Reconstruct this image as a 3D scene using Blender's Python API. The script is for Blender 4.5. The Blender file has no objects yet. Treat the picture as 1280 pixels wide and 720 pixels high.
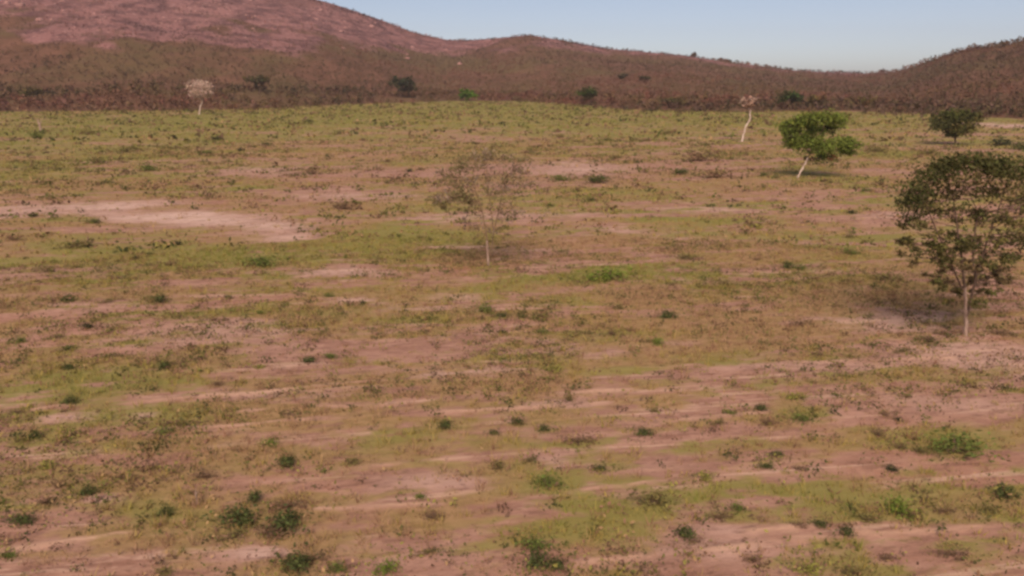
import bpy, math, random
import numpy as np
from mathutils import Vector, Matrix

random.seed(7)
rng = np.random.default_rng(7)
S = bpy.context.scene
COL = S.collection

# ------------------------------------------------------------------ camera
CAM_H = 12.0
PITCH = math.radians(15.3)          # looking down
FPX = 949.0                         # focal length in photo pixels (1280 wide)
cam_data = bpy.data.cameras.new('camera')
cam_data.sensor_width = 36.0
cam_data.lens = FPX / 1280.0 * 36.0
cam_data.clip_start = 0.1
cam_data.clip_end = 9000.0
cam = bpy.data.objects.new('camera', cam_data)
COL.objects.link(cam)
cam.location = (0, 0, CAM_H)
cam.rotation_euler = (math.pi / 2 - PITCH, 0, 0)
S.camera = cam

# ------------------------------------------------------------------ light
SUN_EL = math.radians(46)
SUN_AZ = math.radians(188)          # from +Y towards +X : behind the camera
w = bpy.data.worlds.new('World')
S.world = w
w.use_nodes = True
nt = w.node_tree
bg = nt.nodes['Background']
sky = nt.nodes.new('ShaderNodeTexSky')
sky.sky_type = 'NISHITA'
sky.sun_disc = False
sky.sun_elevation = SUN_EL
sky.sun_rotation = SUN_AZ
sky.altitude = 300
sky.air_density = 0.42
sky.dust_density = 1.35
sky.ozone_density = 1.0
skymix = nt.nodes.new('ShaderNodeMix')      # the even magenta cast of the camera, over the whole sky alike
skymix.data_type = 'RGBA'
skymix.blend_type = 'MULTIPLY'
skymix.inputs['Factor'].default_value = 1.0
skymix.inputs['B'].default_value = (1.32, 1.09, 0.87, 1)
nt.links.new(sky.outputs['Color'], skymix.inputs['A'])
nt.links.new(skymix.outputs['Result'], bg.inputs['Color'])
bg.inputs['Strength'].default_value = 0.143

sun_data = bpy.data.lights.new('sun', 'SUN')
sun_data.energy = 3.3
sun_data.angle = math.radians(30)
sun_data.color = (1.0, 0.80, 0.65)
sun = bpy.data.objects.new('sun', sun_data)
COL.objects.link(sun)
sd = Vector((math.sin(SUN_AZ) * math.cos(SUN_EL), math.cos(SUN_AZ) * math.cos(SUN_EL), math.sin(SUN_EL)))
sun.rotation_euler = sd.to_track_quat('Z', 'Y').to_euler()
sun.location = (-20, -30, 60)

S.view_settings.view_transform = 'Standard'
S.view_settings.look = 'None'
S.view_settings.exposure = 0.15
S.view_settings.gamma = 1.0
S.view_settings.use_curve_mapping = False
S.cycles.pixel_filter_type = 'BLACKMAN_HARRIS'
S.cycles.filter_width = 2.8         # the drone lens is soft
S.cycles.max_bounces = 5
S.cycles.diffuse_bounces = 3
S.cycles.volume_bounces = 0


# ------------------------------------------------------------------ numpy noise
def _hash(ix, iy, seed):
    h = (ix.astype(np.int64) * 374761393 + iy.astype(np.int64) * 668265263 + seed * 974634777) & 0x7fffffff
    h = ((h ^ (h >> 13)) * 1274126177) & 0x7fffffff
    h = h ^ (h >> 16)
    return (h & 0xffff) / 65535.0


def vnoise(x, y, seed=0):
    x = np.asarray(x, float); y = np.asarray(y, float)
    ix = np.floor(x); iy = np.floor(y)
    fx = x - ix; fy = y - iy
    fx = fx * fx * fx * (fx * (fx * 6 - 15) + 10); fy = fy * fy * fy * (fy * (fy * 6 - 15) + 10)
    a = _hash(ix, iy, seed); b = _hash(ix + 1, iy, seed)
    c = _hash(ix, iy + 1, seed); d = _hash(ix + 1, iy + 1, seed)
    return (a * (1 - fx) + b * fx) * (1 - fy) + (c * (1 - fx) + d * fx) * fy


def fbm(x, y, seed=0, octs=4, gain=0.5):
    s = 0.0; amp = 1.0; tot = 0.0
    ca, sa = math.cos(0.6), math.sin(0.6)
    for k in range(octs):
        s = s + amp * vnoise(x, y, seed + 17 * k)
        tot += amp; amp *= gain
        x, y = 2.03 * (ca * x - sa * y), 2.03 * (sa * x + ca * y)
    return s / tot


def sstep(a, b, t):
    t = np.clip((t - a) / (b - a), 0, 1)
    return t * t * (3 - 2 * t)


# ------------------------------------------------------------------ picture geometry -> place on the ground
def ray(u, v):
    """direction in the world of a point of the photograph"""
    dx = (u - 640.0) / FPX
    dz = -(v - 360.0) / FPX
    c, s = math.cos(PITCH), math.sin(PITCH)
    return (dx, c + dz * s, -s + dz * c)


FA = math.radians(8)                # direction of the old plough lines
FC, FS = math.cos(FA), math.sin(FA)


def base_z(x, y):
    r = np.hypot(x, y)
    z = (fbm(x / 70, y / 70, 3, 2) - 0.5) * 1.0 * sstep(10, 120, r)
    z = z + (fbm(x / 9, y / 9, 5, 3) - 0.5) * 0.22
    return z


def G(u, v):
    d = ray(u, v)
    t = -CAM_H / d[2]
    for _ in range(4):
        x, y = d[0] * t, d[1] * t
        t = (float(base_z(np.array(x), np.array(y))) - CAM_H) / d[2]
    return d[0] * t, d[1] * t, CAM_H + d[2] * t


def ellipse_world(u, v, ru, rv):
    cx, cy, _ = G(u, v)
    x1, _, _ = G(u + ru, v)
    _, y1, _ = G(u, v - rv)
    _, y0, _ = G(u, v + rv)
    return cx, (y0 + y1) / 2, abs(x1 - cx), abs(y1 - y0) / 2


PALE = [ellipse_world(*e[:4]) + (e[4],) for e in [
    (40, 262, 80, 8, .8), (130, 262, 70, 9, .8), (210, 272, 70, 8, .9), (270, 276, 75, 8, 1.0), (335, 281, 50, 8, 1.0), (345, 293, 45, 7, 1.0),
    (440, 247, 75, 5, .7), (560, 272, 70, 5, .6), (560, 309, 60, 3, .35), (665, 312, 60, 3, .35), (420, 341, 60, 5, .8),
    (455, 376, 55, 5, .6), (505, 385, 60, 5, .6), (470, 394, 40, 4, .5), (560, 372, 40, 6, .5), (790, 288, 45, 4, .5), (835, 294, 50, 5, .5), (815, 302, 40, 3, .4), (700, 268, 90, 5, .5), (880, 262, 70, 4, .5),
    (330, 688, 46, 9, .8), (1210, 440, 110, 22, .6), (1100, 400, 110, 14, .5), (560, 600, 70, 10, .5), (880, 690, 80, 14, .6),
    (700, 575, 50, 9, .4), (130, 520, 90, 8, .5), (720, 440, 60, 8, .4), (1000, 460, 120, 8, .5), (1180, 505, 80, 12, .6),
    (560, 465, 100, 7, .6), (360, 492, 90, 7, .5), (720, 210, 60, 8, .6), (330, 213, 60, 6, .4), (1120, 270, 50, 5, .4),
    (140, 625, 40, 9, .5), (150, 420, 170, 20, .36), (60, 390, 90, 16, .3), (290, 410, 90, 14, .35), (760, 425, 110, 12, .35), (900, 665, 40, 7, .6), (700, 505, 60, 6, .4), (1250, 156, 70, 4, .75)]]
GREEN = [ellipse_world(*e[:4]) + (e[4],) for e in [
    (490, 300, 130, 13, .8), (480, 318, 80, 8, .6), (120, 318, 130, 18, .6), (330, 325, 70, 10, .8), (755, 343, 90, 10, .9),
    (60, 210, 90, 30, .6), (150, 160, 170, 18, .7), (600, 135, 180, 10, .9), (860, 145, 160, 9, 1.0), (1080, 235, 60, 30, .9),
    (980, 262, 80, 12, .5), (870, 275, 90, 6, .7), (1060, 320, 70, 10, .5), (580, 445, 110, 14, .5), (220, 520, 90, 14, .7),
    (110, 480, 80, 16, .5), (200, 650, 80, 25, .6), (470, 555, 90, 14, .5), (720, 660, 80, 25, .5), (1000, 515, 80, 12, .7),
    (1190, 552, 80, 14, .8), (1240, 600, 60, 20, .5), (760, 465, 60, 6, .6), (830, 620, 60, 9, .5), (420, 450, 60, 10, .5),
    (1000, 700, 90, 16, .5), (600, 690, 60, 14, .4), (30, 560, 60, 20, .4), (1120, 200, 70, 12, .6), (700, 160, 120, 10, .5),
    (330, 150, 130, 8, .6), (520, 400, 60, 6, .4), (690, 605, 50, 12, .5), (1020, 625, 190, 32, .55), (1160, 690, 120, 26, .5), (850, 560, 150, 20, .35), (880, 640, 90, 20, .4), (430, 690, 120, 24, .4)]]
REDSOIL = [ellipse_world(*e[:4]) + (e[4],) for e in [
    (592, 334, 30, 2.2, .9), (1255, 424, 24, 2.5, .6), (90, 420, 110, 30, .4), (40, 400, 80, 20, .35)]]

BERMS_PX = [
    [(700, 708), (940, 682), (990, 675), (1180, 662), (1290, 658)],
    [(640, 620), (735, 615), (850, 600), (905, 595), (1110, 581)],
    [(790, 531), (890, 522), (960, 515)],
    [(200, 536), (310, 530), (490, 520), (640, 511), (760, 502)],
    [(40, 513), (90, 507), (240, 497), (400, 482), (640, 462), (760, 455)],
    [(300, 513), (500, 505)],
    [(395, 637), (550, 630)],
    [(740, 464), (860, 456), (1000, 452), (1190, 446)],
    [(630, 493), (750, 487), (880, 484)],
    [(940, 665), (1010, 659), (1080, 662)],
    [(400, 588), (480, 582), (600, 572)],
    [(1050, 545), (1120, 537)],
    [(960, 590), (1100, 583)],
    [(0, 690), (90, 680), (160, 668)]]
BERMS = [[G(*p)[:2] for p in line] for line in BERMS_PX]


def masks(x, y):
    """grass cover, bare pale soil, ploughed berm, red earth at points of the field"""
    r = np.hypot(x, y)
    q = -x * FS + y * FC
    p = x * FC + y * FS
    wx = (fbm(x / 6, y / 6, 61, 3) - .5)
    wy = (fbm(x / 6, y / 6, 83, 3) - .5)
    n1 = fbm(p / 16, q / 8, 11, 4)
    n2 = fbm(p / 4.5, q / 1.2, 23, 4)
    n4 = fbm(p / 1.6, q / .55, 29, 3)
    n5 = fbm(p / 12, q / 2.4, 37, 4)
    n3 = fbm(p / 60, q / 34, 31, 3)
    grass = 0.52 + (n1 - .5) * 1.1 + (n2 - .5) * 1.2 + (n4 - .5) * 1.1 + (n5 - .5) * 1.2 + (n3 - .5) * .7 + 0.32 * sstep(80, 230, r) + .06 * sstep(50, 90, r) + .09 * (1 - sstep(40, 60, r))
    pale = np.zeros_like(grass)
    lush = .10 + .9 * (fbm(p / 20, q / 9, 221, 3) - .42) + .8 * (fbm(p / 4.5, q / 1.8, 223, 3) - .46) + .36 * sstep(90, 240, r)
    for (cx, cy, rx, ry, s) in PALE:
        d = ((x - cx + wx * rx * 1.0) / rx) ** 2 + ((y - cy + wy * ry * 1.3) / ry) ** 2
        m = s * (.85 if s < .75 else 1) * np.exp(-d * (.75 + .25 * d)) * np.clip(.15 + 1.6 * n5, .3, 1.15)
        pale = np.maximum(pale, m)
    for (cx, cy, rx, ry, s) in GREEN:
        d = ((x - cx + wx * rx * .8) / rx) ** 2 + ((y - cy + wy * ry) / ry) ** 2
        e_ = np.exp(-d * .9)
        grass = grass + .38 * s * e_
        lush = lush + .55 * s * e_
    red = np.zeros_like(grass)
    for (cx, cy, rx, ry, s) in REDSOIL:
        d = ((x - cx + wx * rx * .6) / rx) ** 2 + ((y - cy + wy * ry * .8) / ry) ** 2
        red = np.maximum(red, s * np.exp(-d))
    grass = grass - pale * .95
    # old plough lines: a faint set everywhere near, and the ones seen clearly
    wob = (vnoise(p / 9, q / 3, 41) - .5) * .9
    ph = (q + wob) / 2.3
    k = np.abs(ph - np.round(ph)) * 2.3
    on = sstep(.52, .72, fbm(p / 11, np.round(ph) * 3.7, 47, 2))
    berm = .38 * np.exp(-(k / .13) ** 2) * on * sstep(.35, .6, fbm(p / 1.9, q / 1.3, 57, 3)) * (1 - sstep(50, 85, r))
    bw = (fbm(p / 2.2, q / 2.2, 53, 2) - .5) * .35
    br = sstep(.30, .55, fbm(p / 2.4, q / 2.0, 59, 3))
    for line in BERMS:
        for (x0, y0), (x1, y1) in zip(line[:-1], line[1:]):
            L = math.hypot(x1 - x0, y1 - y0)
            ux, uy = (x1 - x0) / L, (y1 - y0) / L
            a = (x - x0) * ux + (y - y0) * uy
            b = -(x - x0) * uy + (y - y0) * ux + bw
            inside = (a > -.15) & (a < L + .15)
            berm = np.maximum(berm, np.where(inside, np.exp(-(b / .12) ** 2) * (.12 + .78 * br), 0))
    grass = grass - berm * .6
    return np.clip(grass, 0, 1), pale, berm, red, np.clip(lush, 0, 1)


# ------------------------------------------------------------------ materials
def new_mat(name):
    m = bpy.data.materials.new(name)
    m.use_nodes = True
    t = m.node_tree
    b = t.nodes['Principled BSDF']
    b.inputs['Roughness'].default_value = .95
    b.inputs['Specular IOR Level'].default_value = .12
    return m, t, b


def N(t, typ, **kw):
    n = t.nodes.new(typ)
    for k, v in kw.items():
        setattr(n, k, v)
    return n


def noise(t, vec, scale, detail=4, rough=.55):
    n = N(t, 'ShaderNodeTexNoise')
    n.inputs['Scale'].default_value = scale
    n.inputs['Detail'].default_value = detail
    n.inputs['Roughness'].default_value = rough
    t.links.new(vec, n.inputs['Vector'])
    return n.outputs['Fac']


def math_(t, op, a, b=None, c=None, clamp=False):
    n = N(t, 'ShaderNodeMath', operation=op, use_clamp=clamp)
    for i, s in enumerate((a, b, c)):
        if s is None:
            continue
        if isinstance(s, (int, float)):
            n.inputs[i].default_value = s
        else:
            t.links.new(s, n.inputs[i])
    return n.outputs[0]


def smooth(t, fac, lo, hi):
    n = N(t, 'ShaderNodeMapRange', interpolation_type='SMOOTHSTEP')
    t.links.new(fac, n.inputs['Value'])
    n.inputs['From Min'].default_value = lo
    n.inputs['From Max'].default_value = hi
    return n.outputs['Result']


def mix(t, fac, a, b):
    n = N(t, 'ShaderNodeMix', data_type='RGBA')
    for sock, s in ((n.inputs['Factor'], fac), (n.inputs['A'], a), (n.inputs['B'], b)):
        if isinstance(s, tuple):
            sock.default_value = (*s, 1)
        elif isinstance(s, (int, float)):
            sock.default_value = s
        else:
            t.links.new(s, sock)
    return n.outputs['Result']


def mapped(t, scale, rot=0):
    g = N(t, 'ShaderNodeNewGeometry')
    q = N(t, 'ShaderNodeMapping')
    q.inputs['Rotation'].default_value = (0, 0, rot)
    t.links.new(g.outputs['Position'], q.inputs['Vector'])
    m = N(t, 'ShaderNodeMapping')
    m.inputs['Scale'].default_value = scale
    t.links.new(q.outputs['Vector'], m.inputs['Vector'])
    return m.outputs['Vector']


# soil and thin grass cover of the pasture
M_ground, t, b = new_mat('pasture_soil')
at = N(t, 'ShaderNodeAttribute', attribute_name='cover')
sep = N(t, 'ShaderNodeSeparateColor')
t.links.new(at.outputs['Color'], sep.inputs['Color'])
grass_a, pale_a, berm_a = sep.outputs['Red'], sep.outputs['Green'], sep.outputs['Blue']
red_a = at.outputs['Alpha']
vec = mapped(t, (.55, 1, 1), -FA)
nA = noise(t, vec, 0.9, 6, .65)
nB = noise(t, vec, 3.2, 5, .6)
nC = noise(t, vec, .16, 4, .6)
nD = noise(t, vec, 14., 4, .6)
soil = mix(t, smooth(t, nA, .32, .68), (.285, .155, .113), (.425, .250, .190))
soil = mix(t, math_(t, 'MULTIPLY', smooth(t, nC, .45, .7), .5), soil, (.36, .19, .12))
soil = mix(t, math_(t, 'MULTIPLY', pale_a, .9, clamp=True), soil, (.63, .45, .38))
nE = noise(t, mapped(t, (.30, 1.1, 1), -FA), 2.4, 6, .75)
soil = mix(t, math_(t, 'MULTIPLY', smooth(t, nE, .50, .62), .65), soil, (.200, .108, .078))
soil = mix(t, math_(t, 'MULTIPLY', smooth(t, nE, .47, .34), .45), soil, (.50, .315, .235))
nS = noise(t, mapped(t, (.055, 1.7, 1), -FA), 1.0, 3, .55)
line = math_(t, 'MULTIPLY', smooth(t, nS, .585, .625), smooth(t, nS, .69, .64))
line = math_(t, 'MULTIPLY', line, smooth(t, nA, .36, .50))
soil = mix(t, math_(t, 'MULTIPLY', line, .75), soil, (.53, .35, .26))
soil = mix(t, math_(t, 'MULTIPLY', red_a, .8), soil, (.33, .125, .07))
soil = mix(t, math_(t, 'MULTIPLY', berm_a, .8), soil, (.55, .35, .24))
# litter and dung specks
litter = smooth(t, nB, .60, .74)
soil = mix(t, math_(t, 'MULTIPLY', litter, .55), soil, (.13, .075, .055))
gcol = mix(t, smooth(t, nB, .3, .7), (.225, .158, .056), (.350, .228, .112))
at2 = N(t, 'ShaderNodeAttribute', attribute_name='lush')
lu_ = math_(t, 'ADD', at2.outputs['Fac'], math_(t, 'MULTIPLY', math_(t, 'SUBTRACT', nA, .5), .5))
gcol = mix(t, math_(t, 'MULTIPLY', smooth(t, lu_, .12, .62), .9), gcol, (.205, .205, .046))
nF = noise(t, vec, .05, 4, .6)
gcol = mix(t, math_(t, 'MULTIPLY', smooth(t, nF, .50, .66), .3), gcol, (.39, .235, .130))
gf = math_(t, 'ADD', grass_a, math_(t, 'MULTIPLY', math_(t, 'SUBTRACT', nA, .5), 1.2))
gf = math_(t, 'ADD', gf, math_(t, 'MULTIPLY', math_(t, 'SUBTRACT', nB, .5), .9))
gf = smooth(t, gf, .30, .84)
c = mix(t, math_(t, 'MULTIPLY', gf, .86), soil, gcol)
t.links.new(c, b.inputs['Base Color'])
bump = N(t, 'ShaderNodeBump')
bump.inputs['Strength'].default_value = .55
bump.inputs['Distance'].default_value = .08
t.links.new(math_(t, 'ADD', nB, math_(t, 'MULTIPLY', nD, .5)), bump.inputs['Height'])
t.links.new(bump.outputs['Normal'], b.inputs['Normal'])

# hill slopes
M_hill, t, b = new_mat('hill_slope')
at = N(t, 'ShaderNodeAttribute', attribute_name='cover')
sep = N(t, 'ShaderNodeSeparateColor')
t.links.new(at.outputs['Color'], sep.inputs['Color'])
vec = mapped(t, (1, .7, 1.0))
h1 = noise(t, vec, .012, 6, .65)
h2 = noise(t, vec, .06, 6, .65)
h3 = noise(t, vec, .35, 4, .6)
lowc = mix(t, smooth(t, h2, .35, .65), (.112, .060, .034), (.172, .088, .056))
lowc = mix(t, math_(t, 'MULTIPLY', smooth(t, h1, .45, .62), .7), lowc, (.125, .092, .040))
upc = mix(t, smooth(t, h2, .40, .60), (.120, .058, .056), (.265, .132, .122))
upc = mix(t, math_(t, 'MULTIPLY', smooth(t, h1, .50, .64), .6), upc, (.20, .10, .085))
upc = mix(t, math_(t, 'MULTIPLY', smooth(t, h3, .55, .72), .7), upc, (.50, .31, .28))
c = mix(t, smooth(t, math_(t, 'ADD', sep.outputs['Red'], math_(t, 'MULTIPLY', math_(t, 'SUBTRACT', h2, .5), .6)), .35, .65), lowc, upc)
t.links.new(c, b.inputs['Base Color'])
bump = N(t, 'ShaderNodeBump')
bump.inputs['Strength'].default_value = .7
bump.inputs['Distance'].default_value = 1.5
t.links.new(math_(t, 'ADD', h3, h2), bump.inputs['Height'])
t.links.new(bump.outputs['Normal'], b.inputs['Normal'])

# plants: colour comes per leaf
M_leaf, t, b = new_mat('leaf')
at = N(t, 'ShaderNodeAttribute', attribute_name='tint')
t.links.new(at.outputs['Color'], b.inputs['Base Color'])
b.inputs['Roughness'].default_value = .8

M_bark_pale, t, b = new_mat('pale_bark')
vec = mapped(t, (1, 1, .35))
n = noise(t, vec, 7, 5, .6)
t.links.new(mix(t, smooth(t, n, .35, .68), (.24, .155, .12), (.46, .335, .27)), b.inputs['Base Color'])
bump = N(t, 'ShaderNodeBump'); bump.inputs['Distance'].default_value = .02
t.links.new(n, bump.inputs['Height']); t.links.new(bump.outputs['Normal'], b.inputs['Normal'])
M_bark_white, t, b = new_mat('white_bark')
n = noise(t, mapped(t, (1, 1, .35)), 4, 5, .6)
t.links.new(mix(t, smooth(t, n, .35, .68), (.42, .31, .25), (.70, .57, .50)), b.inputs['Base Color'])
M_bark_dull, t, b = new_mat('dull_bark')
n = noise(t, mapped(t, (1, 1, .35)), 6, 5, .6)
t.links.new(mix(t, smooth(t, n, .35, .68), (.26, .175, .135), (.50, .37, .30)), b.inputs['Base Color'])
M_bark_mid, t, b = new_mat('twig_bark')
vec = mapped(t, (1, 1, .35))
n = noise(t, vec, 5, 5, .6)
t.links.new(mix(t, smooth(t, n, .35, .68), (.16, .105, .06), (.27, .18, .115)), b.inputs['Base Color'])
M_bark_dark, t, b = new_mat('dark_bark')
vec = mapped(t, (1, 1, .35))
n = noise(t, vec, 9, 5, .6)
t.links.new(mix(t, smooth(t, n, .35, .68), (.085, .055, .04), (.20, .135, .10)), b.inputs['Base Color'])


# ------------------------------------------------------------------ mesh helpers
def mesh_from(name, verts, faces, mat, tint=None, smooth_=False):
    """verts (n,3), faces (m,k) with one k"""
    verts = np.asarray(verts, np.float32); faces = np.asarray(faces, np.int32)
    me = bpy.data.meshes.new(name)
    k = faces.shape[1]
    me.vertices.add(len(verts)); me.vertices.foreach_set('co', verts.ravel())
    me.loops.add(faces.size); me.loops.foreach_set('vertex_index', faces.ravel())
    me.polygons.add(len(faces))
    me.polygons.foreach_set('loop_start', np.arange(0, faces.size, k, dtype=np.int32))
    me.polygons.foreach_set('loop_total', np.full(len(faces), k, np.int32))
    if smooth_:
        me.polygons.foreach_set('use_smooth', np.ones(len(faces), bool))
    me.update(calc_edges=True)
    if tint is not None:
        nm, data = tint
        a = me.attributes.new(nm, 'FLOAT_COLOR', 'POINT')
        a.data.foreach_set('color', np.asarray(data, np.float32).ravel())
    me.materials.append(mat)
    me.validate()
    return me


def link(name, me, parent=None, loc=None):
    o = bpy.data.objects.new(name, me)
    COL.objects.link(o)
    if parent is not None:
        o.parent = parent
    if loc is not None:
        o.location = loc
    return o


def tag(o, label=None, cat=None, group=None, kind=None):
    if label: o['label'] = label
    if cat: o['category'] = cat
    if group: o['group'] = group
    if kind: o['kind'] = kind
    return o


def unit(a):
    return a / np.maximum(np.linalg.norm(a, axis=1, keepdims=True), 1e-9)


def leaf_quads(c, size, asp=.55, up=0.0, R=rng):
    """diamond leaves with random facing; c (n,3), size (n,)"""
    n = len(c)
    a = R.normal(size=(n, 3)); a[:, 2] *= .8; a = unit(a)
    b = np.cross(a, unit(R.normal(size=(n, 3)) + np.array([0, 0, up])))
    b = unit(b)
    s = np.asarray(size)[:, None]
    v = np.stack([c - a * s, c + b * s * asp, c + a * s, c - b * s * asp], 1)
    f = np.arange(4 * n).reshape(n, 4)
    return v.reshape(-1, 3), f


def col4(base, var, n, R=rng):
    """n leaf colours around a base colour, each repeated on the 4 corners of its leaf"""
    k = 1 + (R.random(n) - .5) * var
    c = np.array(base)[None, :] * k[:, None]
    c = c * (1 + (R.random((n, 3)) - .5) * .18)
    return np.concatenate([np.clip(c, .005, .9), np.ones((n, 1))], 1)


def tube(pts, radii, sides=6):
    pts = np.asarray(pts, float); m = len(pts)
    V = []; F = []
    for i in range(m):
        d = pts[min(i + 1, m - 1)] - pts[max(i - 1, 0)]
        d = d / max(np.linalg.norm(d), 1e-9)
        ref = np.array([1., 0, 0]) if abs(d[0]) < .8 else np.array([0, 1., 0])
        s1 = np.cross(d, ref); s1 /= np.linalg.norm(s1)
        s2 = np.cross(d, s1)
        for k in range(sides):
            a = 2 * math.pi * k / sides
            V.append(pts[i] + (s1 * math.cos(a) + s2 * math.sin(a)) * radii[i])
    for i in range(m - 1):
        for k in range(sides):
            k2 = (k + 1) % sides
            F.append((i * sides + k, i * sides + k2, (i + 1) * sides + k2, (i + 1) * sides + k))
    return np.array(V), np.array(F)


class Acc:
    def __init__(self):
        self.v = []; self.f = []; self.c = []; self.n = 0

    def add(self, v, f, c=None):
        self.v.append(v); self.f.append(np.asarray(f) + self.n); self.n += len(v)
        if c is not None:
            self.c.append(c)

    def get(self):
        return np.concatenate(self.v), np.concatenate(self.f), (np.concatenate(self.c) if self.c else None)


# ------------------------------------------------------------------ ground
def spaced(lo, hi, fn):
    out = [lo]
    while out[-1] < hi:
        out.append(out[-1] + fn(out[-1]))
    return out


def dy(y):
    if y < 14: return 2.2
    if y < 45: return .17
    if y < 120: return .17 + (y - 45) / 75 * .5
    if y < 450: return .63 + (y - 120) / 330 * 4
    return 5 + (y - 450) * .09


def dx(x):
    if x < 18: return .35
    if x < 100: return .35 + (x - 18) / 82 * 1.0
    if x < 330: return 1.26 + (x - 100) / 230 * 2.2
    return 4 + (x - 330) * .1


ys = np.array(spaced(-60, 2600, dy))
xp = np.array(spaced(0, 2600, dx))
xs = np.concatenate([-xp[:0:-1], xp])
XX, YY = np.meshgrid(xs, ys)
X = XX.ravel(); Y = YY.ravel()
g_, p_, b_, r_, l_ = masks(X, Y)
Z = base_z(X, Y) + b_ * .05 + (g_ > .5) * 0.0
Z = np.where(np.hypot(X, Y) > 480, Z - (np.hypot(X, Y) - 480) * .002, Z)
nx, ny = len(xs), len(ys)
idx = np.arange(nx * ny).reshape(ny, nx)
F = np.stack([idx[:-1, :-1], idx[:-1, 1:], idx[1:, 1:], idx[1:, :-1]], -1).reshape(-1, 4)
ground = link('ground', mesh_from('ground', np.stack([X, Y, Z], 1), F, M_ground, ('cover', np.stack([g_, p_, b_, r_], 1)), True))
la_ = ground.data.attributes.new('lush', 'FLOAT', 'POINT')
la_.data.foreach_set('value', l_.astype(np.float32))
tag(ground, kind='structure')

# ------------------------------------------------------------------ hills
# skyline of the photograph: (u, v of the bare crest, distance of the crest)
SKY = [(-420, -20, 900), (-200, -70, 900), (0, -75, 930), (150, -60, 950), (300, -28, 960), (415, 3, 960), (440, 11, 960), (480, 25, 970),
       (520, 41, 990), (560, 50, 1010), (590, 50, 1010), (620, 48, 960), (660, 44, 930), (700, 50, 930), (760, 61, 930), (850, 69, 920),
       (900, 76, 920), (960, 84, 930), (1000, 89, 940), (1080, 92, 950), (1115, 90, 860), (1150, 80, 740), (1180, 68, 690), (1210, 61, 670),
       (1250, 56, 660), (1285, 49, 650), (1400, 25, 640), (1600, 10, 640), (1900, 30, 700)]
EDGE = [(-500, 150), (-200, 145), (0, 139), (150, 139), (250, 137), (330, 135), (450, 129), (560, 126), (640, 126), (700, 131), (800, 137), (1000, 140),
        (1100, 142), (1200, 146), (1280, 150), (1500, 158), (1900, 160)]


def az_of(u):
    d = ray(u, 100)
    return math.atan2(d[0], d[1])


sk_az = np.array([az_of(s[0]) for s in SKY])
sk_r = np.array([s[2] for s in SKY], float)
sk_h = np.array([CAM_H + ray(s[0], s[1])[2] / math.hypot(*ray(s[0], s[1])[:2]) * s[2] for s in SKY])
ed_az = np.array([az_of(e[0]) for e in EDGE])
ed_r = np.array([-CAM_H / ray(*e)[2] * math.hypot(*ray(*e)[:2]) for e in EDGE])


def edge_r(az):
    return np.interp(az, ed_az, ed_r)


def hill_z(az, r):
    zc = np.interp(az, sk_az, sk_h); rc = np.interp(az, sk_az, sk_r); e = edge_r(az)
    t = (r - e) / (rc - e)
    tt = np.clip(t, 0, 1)
    up = .10 * tt + .90 * tt ** 1.55
    z = zc * up
    # foothill shoulder and gullies, none at the crest itself
    x = r * np.sin(az); y = r * np.cos(az)
    wgt = np.clip(tt * (1 - tt) * 4, 0, 1)
    z = z + wgt * zc * (.13 * (fbm(x / 210, y / 210, 71, 3) - .5) + .12 * (fbm(x / 55, y / 160, 73, 3) - .5))
    over = np.clip(t - 1, 0, None)
    z = z - over * (rc - e) * .10
    z = np.where(t < 0, t * (rc - e) * .02 - .5, z)
    return z, tt


def upland(az, r, tt):
    """where the brush thins and pink rock and leafless scrub show"""
    x = r * np.sin(az); y = r * np.cos(az)
    u_ = 640 + FPX * np.tan(az)
    lim = np.interp(u_, [-400, 0, 160, 320, 480, 560, 640, 760, 900, 1050, 1280], [.48, .46, .49, .51, .60, .74, .84, .98, 1.0, .92, 1.5])
    return sstep(-.26, .20, tt - lim + (fbm(x / 60, y / 60, 91, 5) - .5) * .60)


azs = np.linspace(sk_az[0], sk_az[-1], 420)
ts = np.concatenate([np.linspace(-.06, 0, 4), np.linspace(0.01, 1.0, 110), np.linspace(1.03, 1.9, 18)])
A2, T2 = np.meshgrid(azs, ts)
R2 = edge_r(A2) + T2 * (np.interp(A2, sk_az, sk_r) - edge_r(A2))
Hz, Ht = hill_z(A2.ravel(), R2.ravel())
hx = R2.ravel() * np.sin(A2.ravel()); hy = R2.ravel() * np.cos(A2.ravel())
up_ = upland(A2.ravel(), R2.ravel(), Ht)
idx = np.arange(A2.size).reshape(A2.shape)
F = np.stack([idx[:-1, :-1], idx[:-1, 1:], idx[1:, 1:], idx[1:, :-1]], -1).reshape(-1, 4)
hcol = np.stack([up_, up_, up_, np.ones_like(up_)], 1)
hills = link('hills', mesh_from('hills', np.stack([hx, hy, Hz], 1), F, M_hill, ('cover', hcol), True))
tag(hills, kind='structure')

# ------------------------------------------------------------------ brush on the hills: one mass
C_DARK = (.060, .048, .026); C_OLIVE = (.118, .080, .036); C_RUST = (.160, .070, .048); C_GREY = (.185, .105, .088); C_PINK = (.235, .117, .108)
C_TAN = (.20, .120, .07)


# trees that stand at the edge of the brush: (u, distance, half width m) - the brush leaves them room in front
ROOM = []


def edge_dist(u, v=None):
    return float(edge_r(az_of(u)))


for (u_, d_, w_) in [(988, 0, 6), (502, 25, 10), (585, 0, 5), (735, 5, 6), (42, 5, 8), (318, 60, 10), (1268, 3, 5), (1020, 6, 5), (1075, 5, 7), (845, 5, 6), (250, 0, 5), (936, 0, 4)]:
    ROOM.append((az_of(u_), edge_dist(u_) + d_, w_))


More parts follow.
